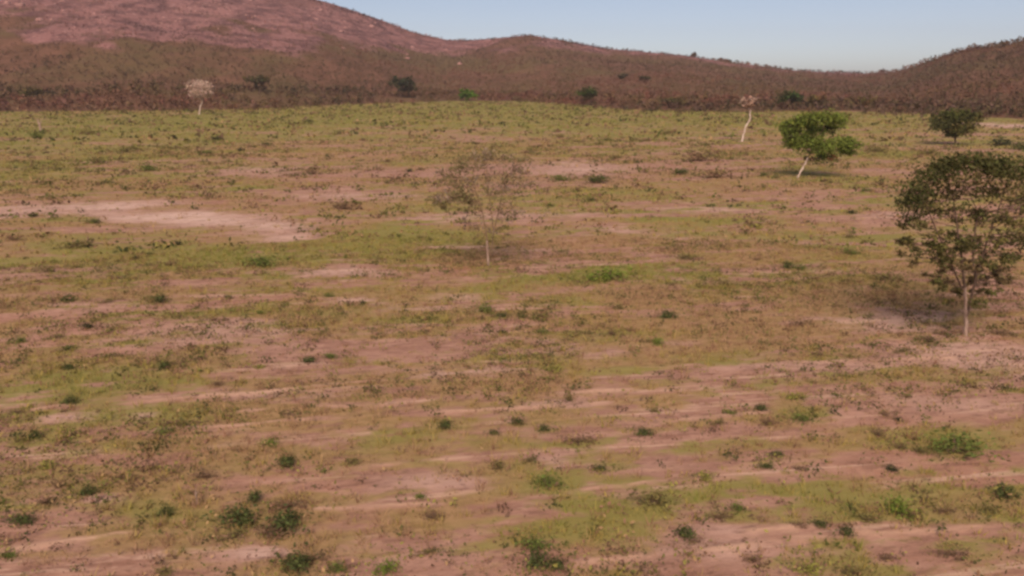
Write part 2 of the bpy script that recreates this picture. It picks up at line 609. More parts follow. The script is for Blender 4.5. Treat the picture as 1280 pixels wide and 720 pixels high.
def brush(n, seed, tlo, thi, hmin, hmax, nq, kinds_low, kinds_up, tpow=.8):
    R = np.random.default_rng(seed)
    az = R.uniform(sk_az[0] * .93, sk_az[-1] * .80, n)
    tt = tlo + (thi - tlo) * R.random(n) ** tpow
    tt = np.where(tt < .12, tt + .05 * (vnoise(az * 55, az * 0 + 3, 5) - .5) + .02 * (vnoise(az * 190, az * 0 + 9, 6) - .5), tt)
    e = edge_r(az); r = e + tt * (np.interp(az, sk_az, sk_r) - e)
    z, t1 = hill_z(az, r)
    gz = base_z(r * np.sin(az), r * np.cos(az))
    z = np.maximum(z, gz)
    x = r * np.sin(az); y = r * np.cos(az)
    uplow = upland(az, r, t1)
    dens = .35 + .9 * fbm(x / 60, y / 60, seed + 5, 3)
    clear = R.random(n) < (sstep(-.06, .03, tt) if tlo > -.1 else sstep(-.16, .02, tt) * .7)
    for (a_, d_, w_) in ROOM:
        clear &= ~((np.abs(az - a_) * r < w_) & (r < d_ + 3) & (r > d_ - 24))
    keep = clear & (R.random(n) < 1) & (R.random(n) < np.clip(dens - .12 * uplow, .05, 1))
    az, r, x, y, z, uplow = [k[keep] for k in (az, r, x, y, z, uplow)]
    n = len(x)
    h = hmin + (hmax - hmin) * R.random(n) ** 1.7
    h = h * (1 - .35 * uplow)
    wdt = h * R.uniform(.45, .75, n)
    kl = R.choice(len(kinds_low), n, p=[k[1] for k in kinds_low])
    ku = R.choice(len(kinds_up), n, p=[k[1] for k in kinds_up])
    cl = np.array([k[0] for k in kinds_low]); cu = np.array([k[0] for k in kinds_up])
    base = np.where((R.random(n) < uplow)[:, None], cu[ku], cl[kl])
    pt = fbm(x / 38, y / 55, 401, 4)[:, None]; pt2 = fbm(x / 120, y / 150, 407, 3)[:, None]
    patch = np.where(pt < .5, np.array(C_RUST), np.array(C_OLIVE))
    patch = np.where(pt2 + .3 * (pt - .5) < .44, np.array(C_DARK), patch)
    base = np.where(uplow[:, None] < .5, .5 * base + .5 * patch, base * np.clip(-.45 + 2.9 * pt, .32, 1.6))
    d = unit(R.normal(size=(n * nq, 3))) * (R.random((n * nq, 1)) ** .45)
    cc = np.repeat(np.stack([x, y, z + h * .52], 1), nq, 0) + d * np.repeat(np.stack([wdt, wdt, h * .50], 1), nq, 0)
    v, f = leaf_quads(cc, np.repeat(h, nq) * R.uniform(.14, .25, n * nq), .6, 0, R)
    c3 = np.repeat(base, nq, 0) * R.uniform(.90, 1.12, (n * nq, 1))
    c = np.concatenate([c3, np.ones((n * nq, 1))], 1)
    return v, f, np.repeat(c, 4, 0)


acc = Acc()
LOWK = [(C_OLIVE, .30), (C_RUST, .34), (C_DARK, .12), (C_GREY, .14), (C_TAN, .10)]
UPK = [(C_PINK, .44), (C_RUST, .22), (C_GREY, .12), (C_OLIVE, .08), ((.13, .065, .065), .14)]
acc.add(*brush(42000, 101, .0, 1.02, 1.1, 3.3, 8, LOWK, UPK))
acc.add(*brush(2400, 107, .965, 1.0, 1.5, 5.0, 14, LOWK, [(C_RUST, .5), (C_DARK, .3), (C_PINK, .2)], 1.0))
v, f, c = acc.get()
hill_brush = link('hill_scrub', mesh_from('hill_scrub', v, f, M_leaf, ('tint', c)))
tag(hill_brush, 'brown olive and pinkish dry scrub covering the hills', 'scrub', kind='stuff')
acc = Acc()
EDK = [(C_OLIVE, .34), (C_RUST, .20), (C_DARK, .18), (C_GREY, .16), (C_TAN, .12)]
acc.add(*brush(900, 109, -.12, .0, .7, 2.4, 16, EDK, EDK, .45))
acc.add(*brush(4200, 103, -.035, .16, 1.2, 3.8, 22, EDK, EDK, .9))
v, f, c = acc.get()
edge_brush = link('field_edge_thicket', mesh_from('field_edge_thicket', v, f, M_leaf, ('tint', c)))
tag(edge_brush, 'tangled brown thicket along the far edge of the pasture', 'thicket', kind='stuff')


# pale boulders showing on the bare upper slope of the left hill: too many and too small to pick apart
acc = Acc()
R = np.random.default_rng(131)
for k in range(170):
    a_ = R.uniform(az_of(-150), az_of(640)); t_ = R.uniform(.5, .98)
    e_ = float(edge_r(a_)); r_k = e_ + t_ * (float(np.interp(a_, sk_az, sk_r)) - e_)
    z_, tk = hill_z(np.array([a_]), np.array([r_k]))
    if R.random() > float(upland(np.array([a_]), np.array([r_k]), tk)[0]): continue
    sz = R.uniform(.8, 1.6) * (2.2 if R.random() < .15 else 1)
    v, f = tube([(0, 0, -.6), (.1, 0, -.1), (.05, .05, .45), (0, 0, .8)], [.9, 1.0, .8, .25], 6)
    v = v * (1 + R.uniform(-.22, .22, v.shape)) * sz * np.array([R.uniform(.8, 1.7), 1, R.uniform(.6, 1.0)])
    v = v + np.array([r_k * math.sin(a_), r_k * math.cos(a_), float(z_[0])])
    tone = R.uniform(.75, 1.15)
    acc.add(v, f, np.tile(np.array([[.36 * tone, .20 * tone, .18 * tone, 1]]), (len(v), 1)))
v, f, c = acc.get()
boulders = link('hill_boulders', mesh_from('hill_boulders', v, f, M_leaf, ('tint', c)))
tag(boulders, 'pale boulders strewn over the bare pink upper hillside', 'boulders', kind='stuff')


def surf_z(x, y):
    az = math.atan2(x, y); r = math.hypot(x, y)
    gz = float(base_z(np.array(x), np.array(y)))
    hz = float(hill_z(np.array(az), np.array(r))[0])
    return max(gz, hz)


# ------------------------------------------------------------------ trees
def on_plane(u, v, dist):
    """point of the photograph on the upright plane at depth dist"""
    d = ray(u, v)
    k = dist / d[1]
    return np.array([d[0] * k, dist, CAM_H + d[2] * k])


def curve(p0, p1, R, sag=.12, n=5):
    p0 = np.array(p0); p1 = np.array(p1)
    L = np.linalg.norm(p1 - p0)
    m = (p0 + p1) / 2 + R.normal(size=3) * L * sag * .5 + np.array([0, 0, -L * sag * .4])
    return np.array([(1 - s) ** 2 * p0 + 2 * s * (1 - s) * m + s * s * p1 for s in np.linspace(0, 1, n)])


def build_tree(name, label, dist, stems, clumps, bark, seed, cat='tree', twig_r=.02, twigs=5, leaf=.16, depth=1.0, group=None, crown_name='crown', pale_part=.55, branch=None):
    """stems: lists of (u,v,radius_m, depth offset); clumps: (u,v,ru,rv,leaves,colour)"""
    R = np.random.default_rng(seed)
    px = FPX / dist
    bu, bv = stems[0][0][0], stems[0][0][1]
    base = on_plane(bu, bv, dist)
    zb = surf_z(base[0], base[1])
    base[2] = zb
    root = bpy.data.objects.new(name, None)
    root.empty_display_size = .3
    COL.objects.link(root); root.location = base
    tag(root, label, cat, group)
    ta = Acc(); ba = Acc(); nodes = []
    for st in stems:
        pts = []
        for k, s in enumerate(st):
            p = on_plane(s[0], s[1], dist + (s[3] if len(s) > 3 else 0))
            if k == 0 and abs(s[1] - bv) < 3: p[2] = zb - .12
            pts.append(p - base)
        # smooth the polyline
        pts = np.array(pts); rad = np.array([s[2] for s in st])
        tt = np.linspace(0, len(pts) - 1, (len(pts) - 1) * 4 + 1)
        P = np.stack([np.interp(tt, np.arange(len(pts)), pts[:, k]) for k in range(3)], 1)
        P[1:-1] = .25 * P[:-2] + .5 * P[1:-1] + .25 * P[2:]
        P[1:-1] += R.normal(size=P[1:-1].shape) * rad.mean() * .25
        rr = np.interp(tt, np.arange(len(pts)), rad)
        if st is stems[0]: rr[0] *= 1.35
        cut = len(P) if st is not stems[0] and st is not stems[1] else max(5, int(len(P) * pale_part))
        if st is stems[0] or (st is stems[1] and abs(st[0][1] - bv) < 3):
            ta.add(*tube(P[:cut], rr[:cut], 8))
            if cut < len(P): ba.add(*tube(P[cut - 1:], rr[cut - 1:] * .97, 6))
        else:
            ba.add(*tube(P, rr, 6))
        for p, q in zip(P[len(P) // 3:], rr[len(P) // 3:]): nodes.append((p, q))
    la = Acc()
    for (u, v, ru, rv, nl, colr) in clumps:
        rx = ru / px; rz = rv / px
        c = on_plane(u, v, dist + R.uniform(-1, 1) * depth) - base
        # limb from the nearest lower stem node
        best = min(nodes, key=lambda q: np.linalg.norm(q[0] - c) + (1.5 * max(0, q[0][2] - c[2])))
        L = np.linalg.norm(best[0] - c)
        r0 = min(best[1] * .7, max(.012, twig_r * (1 + .35 * L)))
        cv = curve(best[0], c, R)
        ba.add(*tube(cv, np.linspace(r0, r0 * .35, len(cv)), 5))
        for k in range(twigs):
            e = c + unit(R.normal(size=(1, 3)))[0] * np.array([rx, (rx + rz) / 2, rz]) * R.uniform(.5, 1.0)
            s = cv[R.integers(2, len(cv))]
            tv = curve(s, e, R, .15, 4)
            ba.add(*tube(tv, np.linspace(r0 * .4, r0 * .12, 4), 4))
        if nl > 0:
            # leaves gather in several small sprays inside the clump
            ns = max(4, nl // 22)
            sc = unit(R.normal(size=(ns, 3))) * (R.random((ns, 1)) ** .4) * np.array([rx, (rx + rz) / 2, rz])
            pick = R.integers(0, ns, nl)
            sp = min(rx, rz) * .42
            cc = c + sc[pick] + R.normal(size=(nl, 3)) * sp * np.array([1, 1, .7])
            v_, f_ = leaf_quads(cc, leaf * R.uniform(.6, 1.25, nl), .55, .3, R)
            shade = R.uniform(.7, 1.35, ns)[pick]
            k4 = col4(colr, .5, nl, R); k4[:, :3] *= shade[:, None]
            la.add(v_, f_, np.repeat(k4, 4, 0))
    v, f, _ = ta.get()
    link('trunk', mesh_from('trunk', v, f, bark, None, True), root)
    if ba.v:
        v, f, _ = ba.get()
        link('branches', mesh_from('branches', v, f, branch or M_bark_dark, None, True), root)
    if la.v:
        v, f, c = la.get()
        link(crown_name, mesh_from(crown_name, v, f, M_leaf, ('tint', c)), root)
    return root


def D(u, v):
    return G(u, v)[1]


G_DK = (.062, .064, .022); G_MD = (.080, .090, .024); G_BR = (.130, .165, .032); G_OL = (.125, .110, .034); B_TW = (.20, .135, .085); G_GREY = (.40, .27, .22)

# the big sparse tree at the right edge
d = D(1208, 420)
cl = []
for (u, v, ru, rv, nl) in [(1140, 258, 15, 17, 260), (1150, 236, 18, 16, 330), (1168, 218, 20, 14, 360), (1190, 205, 22, 11, 400), (1216, 202, 22, 10, 380),
                           (1244, 206, 22, 12, 380), (1270, 210, 22, 13, 380), (1296, 220, 22, 16, 380), (1316, 244, 18, 20, 300), (1330, 270, 14, 14, 160),
                           (1134, 278, 9, 8, 90), (1129, 301, 8, 5, 60), (1152, 284, 11, 8, 50), (1178, 240, 22, 12, 120), (1210, 232, 26, 12, 130), (1245, 236, 26, 12, 140),
                           (1280, 246, 22, 14, 130), (1195, 262, 24, 8, 60), (1226, 266, 22, 8, 60), (1262, 270, 22, 9, 60), (1165, 262, 16, 8, 60)]:
    cl.append((u, v, ru * 1.1, rv * 1.1, int(nl * 1.9), (.070, .072, .024) if nl > 140 else (.095, .082, .030)))
for (u, v, ru, rv, nl) in [(1135, 304, 9, 5, 50), (1160, 309, 16, 5, 80), (1180, 310, 9, 4, 40), (1210, 306, 10, 7, 80), (1194, 291, 6, 4, 30), (1228, 298, 10, 5, 40),
                           (1185, 328, 16, 6, 60), (1176, 354, 9, 6, 60), (1200, 336, 12, 6, 50), (1236, 329, 14, 6, 70), (1266, 323, 10, 6, 60), (1275, 280, 8, 6, 50),
                           (1238, 364, 12, 4, 60), (1222, 379, 12, 5, 60), (1183, 377, 8, 3, 40), (1203, 366, 10, 5, 40), (1176, 296, 12, 5, 30), (1252, 300, 16, 8, 40)]:
    cl.append((u, v, ru * 1.2, rv * 1.2, int(nl * 2.4), G_OL if nl < 60 else (.085, .080, .026)))
RR = random.Random(5)
k = 0
while k < 62:
    a, q = RR.uniform(0, 6.283), math.sqrt(RR.random())
    u, v = 1222 + 98 * q * math.cos(a), 268 + 66 * q * math.sin(a)
    if v > 300 and abs(u - 1215) > 75 - (v - 300) * .5: continue
    cl.append((u, v, RR.uniform(10, 18), RR.uniform(7, 11), RR.randint(45, 95), (.092, .080, .030) if RR.random() < .5 else (.066, .068, .022)))
    k += 1
cl += [(1123, 300, 7, 5, 60, (.09, .08, .03)), (1126, 318, 6, 4, 40, (.1, .08, .03)), (1142, 330, 9, 4, 60, (.12, .09, .04)), (1160, 345, 9, 4, 50, (.12, .09, .04)), (1262, 350, 12, 5, 70, (.12, .09, .04))]
for k in range(20):
    cl.append((1212 + RR.uniform(-45, 45), RR.uniform(318, 366), RR.uniform(7, 12), RR.uniform(4, 7), 90, (.125, .090, .045)))
build_tree('olive_tree', 'tall tree with slim pinkish trunk and drooping olive crown at right edge', d,
           [[(1207, 421, .095), (1208, 398, .085), (1207, 368, .07), (1203, 330, .055), (1198, 295, .04), (1192, 250, .025)],
            [(1207, 400, .05), (1213, 378, .055), (1219, 350, .055), (1228, 322, .055), (1236, 295, .04), (1252, 250, .025)],
            [(1220, 352, .06, 0), (1216, 315, .045, .8), (1222, 265, .03, 1.2)],
            [(1203, 362, .05, 0), (1180, 310, .035, -.8), (1160, 262, .025, -1.0)]],
           cl, M_bark_dull, 31, twigs=6, leaf=.085, depth=1.9, twig_r=.012, branch=M_bark_dark, pale_part=.5)

# the nearly leafless tree in the middle
d = D(612, 332)
cl = []
for (u, v, ru, rv, nl) in [(575, 205, 20, 9, 150), (595, 196, 20, 9, 160), (618, 192, 20, 8, 110), (640, 200, 16, 9, 60), (565, 218, 16, 8, 110), (652, 214, 12, 10, 40),
                           (575, 243, 16, 7, 170), (552, 257, 11, 5, 90), (590, 250, 12, 6, 80), (540, 250, 6, 4, 30), (610, 226, 20, 9, 80), (634, 226, 16, 9, 50),
                           (600, 270, 16, 8, 40), (628, 262, 14, 10, 40), (616, 245, 18, 10, 50), (645, 240, 12, 8, 30), (600, 292, 14, 7, 30), (625, 285, 12, 7, 20)]:
    cl.append((u, v, ru * 1.15, rv * 1.15, int(nl * 2.0), (.160, .130, .060)))
RR = random.Random(9)
for k in range(52):
    a, q = RR.uniform(0, 6.283), math.sqrt(RR.random())
    u, v = 604 + 64 * q * math.cos(a), 238 + 50 * q * math.sin(a)
    if v > 255 and abs(u - 610) > 46 - (v - 255) * .5: continue
    cl.append((u, v, RR.uniform(10, 17), RR.uniform(7, 11), RR.randint(26, 54), (.215, .158, .118) if RR.random() < .7 else (.165, .125, .070)))
build_tree('leafless_tree', 'thin nearly leafless tree with a slim pale trunk standing alone mid field', d,
           [[(611, 333, .085), (609, 310, .07), (608, 292, .055), (602, 262, .045), (590, 225, .03)],
            [(611, 318, .05), (615, 308, .05), (617, 290, .045), (624, 260, .04), (632, 222, .025)],
            [(617, 290, .05), (612, 250, .035, .8), (608, 210, .02, 1.0)]],
           cl, M_bark_dull, 33, twigs=11, leaf=.085, depth=1.8, twig_r=.009, branch=M_bark_mid, pale_part=.42)

# bright green leaning tree
d = D(1000, 222)
cl = []
for (u, v, ru, rv, nl) in [(990, 158, 14, 7, 240), (1008, 151, 18, 7, 320), (1030, 147, 18, 7, 320), (1046, 152, 12, 8, 220), (1020, 160, 16, 6, 150),
                           (990, 174, 13, 8, 260), (1008, 178, 18, 9, 360), (1026, 183, 16, 9, 300), (1045, 182, 16, 9, 260), (1062, 180, 12, 8, 220), (1008, 168, 20, 6, 200),
                           (984, 164, 7, 5, 90), (1030, 196, 11, 5, 110), (1058, 190, 9, 5, 80)]:
    cl.append((u, v, ru * 1.1, rv * 1.05, int(nl * 3.4), G_BR))
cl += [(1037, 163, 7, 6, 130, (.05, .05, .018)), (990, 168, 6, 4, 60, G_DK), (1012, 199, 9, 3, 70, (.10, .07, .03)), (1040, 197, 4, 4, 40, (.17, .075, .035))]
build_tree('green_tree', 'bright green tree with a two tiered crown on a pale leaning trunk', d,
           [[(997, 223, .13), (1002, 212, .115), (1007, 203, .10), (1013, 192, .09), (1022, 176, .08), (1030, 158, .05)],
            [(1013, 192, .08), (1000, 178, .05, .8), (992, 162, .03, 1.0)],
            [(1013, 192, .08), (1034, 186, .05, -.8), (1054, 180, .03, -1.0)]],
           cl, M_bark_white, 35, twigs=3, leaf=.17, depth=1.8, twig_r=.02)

# white leaning trunk with a dry top
d = D(928, 177)
build_tree('dead_tree', 'white bare leaning trunk topped by a small dry greyish tuft', d,
           [[(927, 177, .20), (930, 166, .18), (932, 158, .17), (938, 149, .16), (937, 140, .13), (941, 130, .10), (944, 124, .05)],
            [(938, 140, .10), (934, 131, .06), (929, 124, .03)]],
           [(932, 128, 7, 5, 90, G_GREY), (941, 124, 6, 4, 80, G_GREY), (936, 134, 6, 4, 60, (.25, .15, .10)), (928, 124, 4, 3, 40, G_GREY)], M_bark_white, 37, twigs=10, leaf=.30, depth=.8, twig_r=.03, pale_part=.75, branch=M_bark_pale)

# pale round bare tree at left
d = D(250, 143)
cl = [(u, v, ru, rv, nl, (.50, .36, .29)) for (u, v, ru, rv, nl) in [(243, 110, 8, 6, 620), (250, 105, 9, 5, 680), (258, 110, 8, 6, 620), (250, 115, 9, 5, 620), (243, 117, 5, 4, 300), (259, 117, 5, 4, 300)]]
build_tree('pale_tree', 'pale leafless tree with a round pinkish crown and thin trunk at far left', d,
           [[(249, 143, .28), (250, 135, .24), (253, 127, .20), (252, 118, .20), (249, 108, .12)], [(253, 127, .18), (258, 115, .10)], [(253, 127, .18), (244, 114, .10)]],
           cl, M_bark_white, 39, twigs=12, leaf=.27, depth=2.2, twig_r=.05, branch=M_bark_pale)

# dark round tree at right
d = D(1195, 181)
cl = [(u, v, ru * 1.1, rv * 1.1, int(nl * 2.6), c_) for (u, v, ru, rv, nl, c_) in [(1178, 150, 12, 8, 200, G_DK), (1192, 145, 14, 7, 240, G_MD), (1208, 147, 13, 7, 220, G_DK), (1174, 158, 9, 7, 150, G_DK),
      (1190, 158, 14, 8, 220, G_DK), (1206, 158, 12, 8, 180, G_OL), (1184, 164, 10, 5, 120, G_DK), (1202, 164, 11, 5, 130, G_OL), (1192, 168, 7, 4, 60, G_DK), (1219, 147, 7, 5, 90, G_OL)]]
build_tree('round_tree', 'rounded dark olive tree with a low crown in the far right field', d,
           [[(1194, 182, .20), (1194, 174, .16), (1193, 165, .12), (1192, 152, .07)], [(1194, 174, .1), (1204, 160, .06)], [(1194, 174, .1), (1182, 160, .06)]],
           cl, M_bark_dark, 41, twigs=3, leaf=.26, depth=1.8, twig_r=.02)


def edge_tree(name, label, u, v, ru, rv, colr, seed, nl=260, dist=None, trunk=True, dk=.8):
    """a tree at or beyond the field edge: crown centre u,v"""
    dd = dist or D(u, v + rv + 6)
    px = FPX / dd
    R = random.Random(seed)
    cls = []
    for k in range(16):
        a = R.uniform(0, 6.28); q = R.uniform(.05, .78)
        cls.append((u + math.cos(a) * q * ru, v + math.sin(a) * q * rv * .8, ru * R.uniform(.3, .45), rv * R.uniform(.35, .5), nl // 7 + 1,
                    tuple(x * R.uniform(dk, 1.2) for x in colr)))
    # base point on the terrain straight below the crown
    p = on_plane(u, v, dd)
    zb = surf_z(p[0], p[1])
    dr = ray(u, v)
    # find the picture row of the base
    vb = v
    for _ in range(200):
        q = on_plane(u, vb, dd)
        if q[2] <= zb: break
        vb += .5
    vb = max(vb, v + rv * .9)
    build_tree(name, label, dd, [[(u, vb, .22), (u + R.uniform(-1, 1), (v + vb) / 2, .17), (u, v, .10)]], cls, M_bark_dark, seed, twigs=2, leaf=max(.25, 1.5 / px), depth=ru / px * .55, twig_r=.03)


edge_tree('umbrella_tree', 'dark green flat topped tree behind the bright green leaning tree', 988, 121, 18, 9, (.045, .062, .018), 51, 420, edge_dist(988) + 0)
edge_tree('thicket_tree', 'wide very dark green tree on the scrub slope left of the skyline saddle', 502, 103, 24, 13, (.035, .045, .018), 52, 420, edge_dist(502) + 25)
edge_tree('green_bush', 'small vivid green dense bush at the top edge of the pasture', 585, 118, 12, 7, (.075, .140, .018), 53, 520, edge_dist(585) - 1)
edge_tree('thicket_tree', 'round dark olive tree at the field edge right of the vivid bush', 735, 117, 15, 11, (.060, .066, .020), 54, 380, edge_dist(735) + 5)
edge_tree('thicket_tree', 'broad olive tree in the brush at the far left edge', 42, 121, 22, 16, (.080, .064, .024), 55, 800, edge_dist(42) + 5)
edge_tree('thicket_tree', 'dim dark olive tree on the slope above and right of the pale round tree', 318, 99, 20, 9, (.075, .062, .026), 56, 300, edge_dist(318) + 60)
edge_tree('hill_tree', 'dark tree on the middle hillside below the rounded summit', 672, 72, 16, 9, (.060, .060, .028), 57, 300, 800)
edge_tree('hill_tree', 'small dark tree on the middle slope, left of a close pair', 779, 95, 8, 4, (.080, .062, .034), 58, 160, 560)
edge_tree('hill_tree', 'small dark tree on the middle slope, right of a close pair', 805, 97, 9, 4, (.085, .066, .036), 59, 160, 560)
edge_tree('thicket_tree', 'low green tree in the thicket at the far right edge', 1268, 138, 14, 9, (.095, .095, .030), 60, 300, edge_dist(1268) + 3)
edge_tree('thicket_tree', 'brown olive tree in the thicket right of the flat topped tree', 1020, 124, 12, 9, (.130, .090, .040), 61, 260, edge_dist(1020) + 6)
edge_tree('thicket_tree', 'rusty brown spreading tree at the field edge above the bright green tree', 1075, 126, 18, 9, (.120, .080, .036), 62, 300, edge_dist(1075) + 5)
edge_tree('thicket_tree', 'dark brown bush between the white leaning trunk and the vivid bush', 845, 126, 14, 7, (.085, .070, .030), 63, 240, edge_dist(845) + 5)
edge_tree('hill_tree', 'dark skyline tree on the ridge right of the rounded summit', 867, 69, 4, 3, (.10, .07, .05), 64, 90, 915)
edge_tree('hill_tree', 'dark skyline bush on the falling right part of the ridge', 905, 75.5, 8, 4, (.10, .07, .05), 65, 90, 915)

# ------------------------------------------------------------------ shrubs
def shrub_mesh(name, seed, colr, nq, leaf, flat=1.0, stems=True, twiggy=False):
    """unit shrub: one metre wide and about .8 high"""
    R = np.random.default_rng(seed)
    a = Acc()
    ns = 14
    sc = unit(R.normal(size=(ns, 3))); sc[:, 2] = np.abs(sc[:, 2]) * .8
    sc = sc * (R.random((ns, 1)) ** .5) * np.array([.40, .40, .55]); sc[:, 2] += .08
    pick = R.integers(0, ns, nq)
    loose = (R.random((nq, 1)) < .25) * 1.2 + 1
    c = sc[pick] + R.normal(size=(nq, 3)) * np.array([.12, .12, .09]) * loose
    c[:, 2] = np.abs(c[:, 2]) * flat
    v, f = leaf_quads(c, leaf * R.uniform(.6, 1.3, nq), .5, .2, R)
    k = col4(colr, .5, nq, R); k[:, :3] *= R.uniform(.65, 1.4, ns)[pick][:, None]
    a.add(v, f, np.repeat(k, 4, 0))
    for j in range(ns):
        cv = curve((R.normal() * .03, R.normal() * .03, -.05), sc[j] * np.array([1, 1, flat]), R, .2, 3)
        v, f = tube(cv, [.016, .012, .006], 4)
        a.add(v, f, np.tile(np.array([[.15, .10, .07, 1]]), (len(v), 1)))
    v, f, c = a.get()
    return mesh_from(name, v, f, M_leaf, ('tint', c))


KIND = {
    'D': ('dark green', (.062, .074, .024), 420, .052),
    'K': ('nearly black', (.032, .038, .018), 420, .055),
    'G': ('mid green', (.100, .122, .030), 380, .052),
    'B': ('bright green', (.130, .170, .030), 380, .052),
    'O': ('olive', (.140, .115, .042), 300, .052),
    'R': ('dry brown', (.150, .092, .056), 260, .050),
    'Y': ('yellow green', (.200, .190, .045), 300, .060),
}
SH = {}
for i, (k, (nm, colr, nq, lf)) in enumerate(KIND.items()):
    SH[k] = [shrub_mesh('shrub', 200 + 10 * i + j, colr, nq, lf) for j in range(3)]

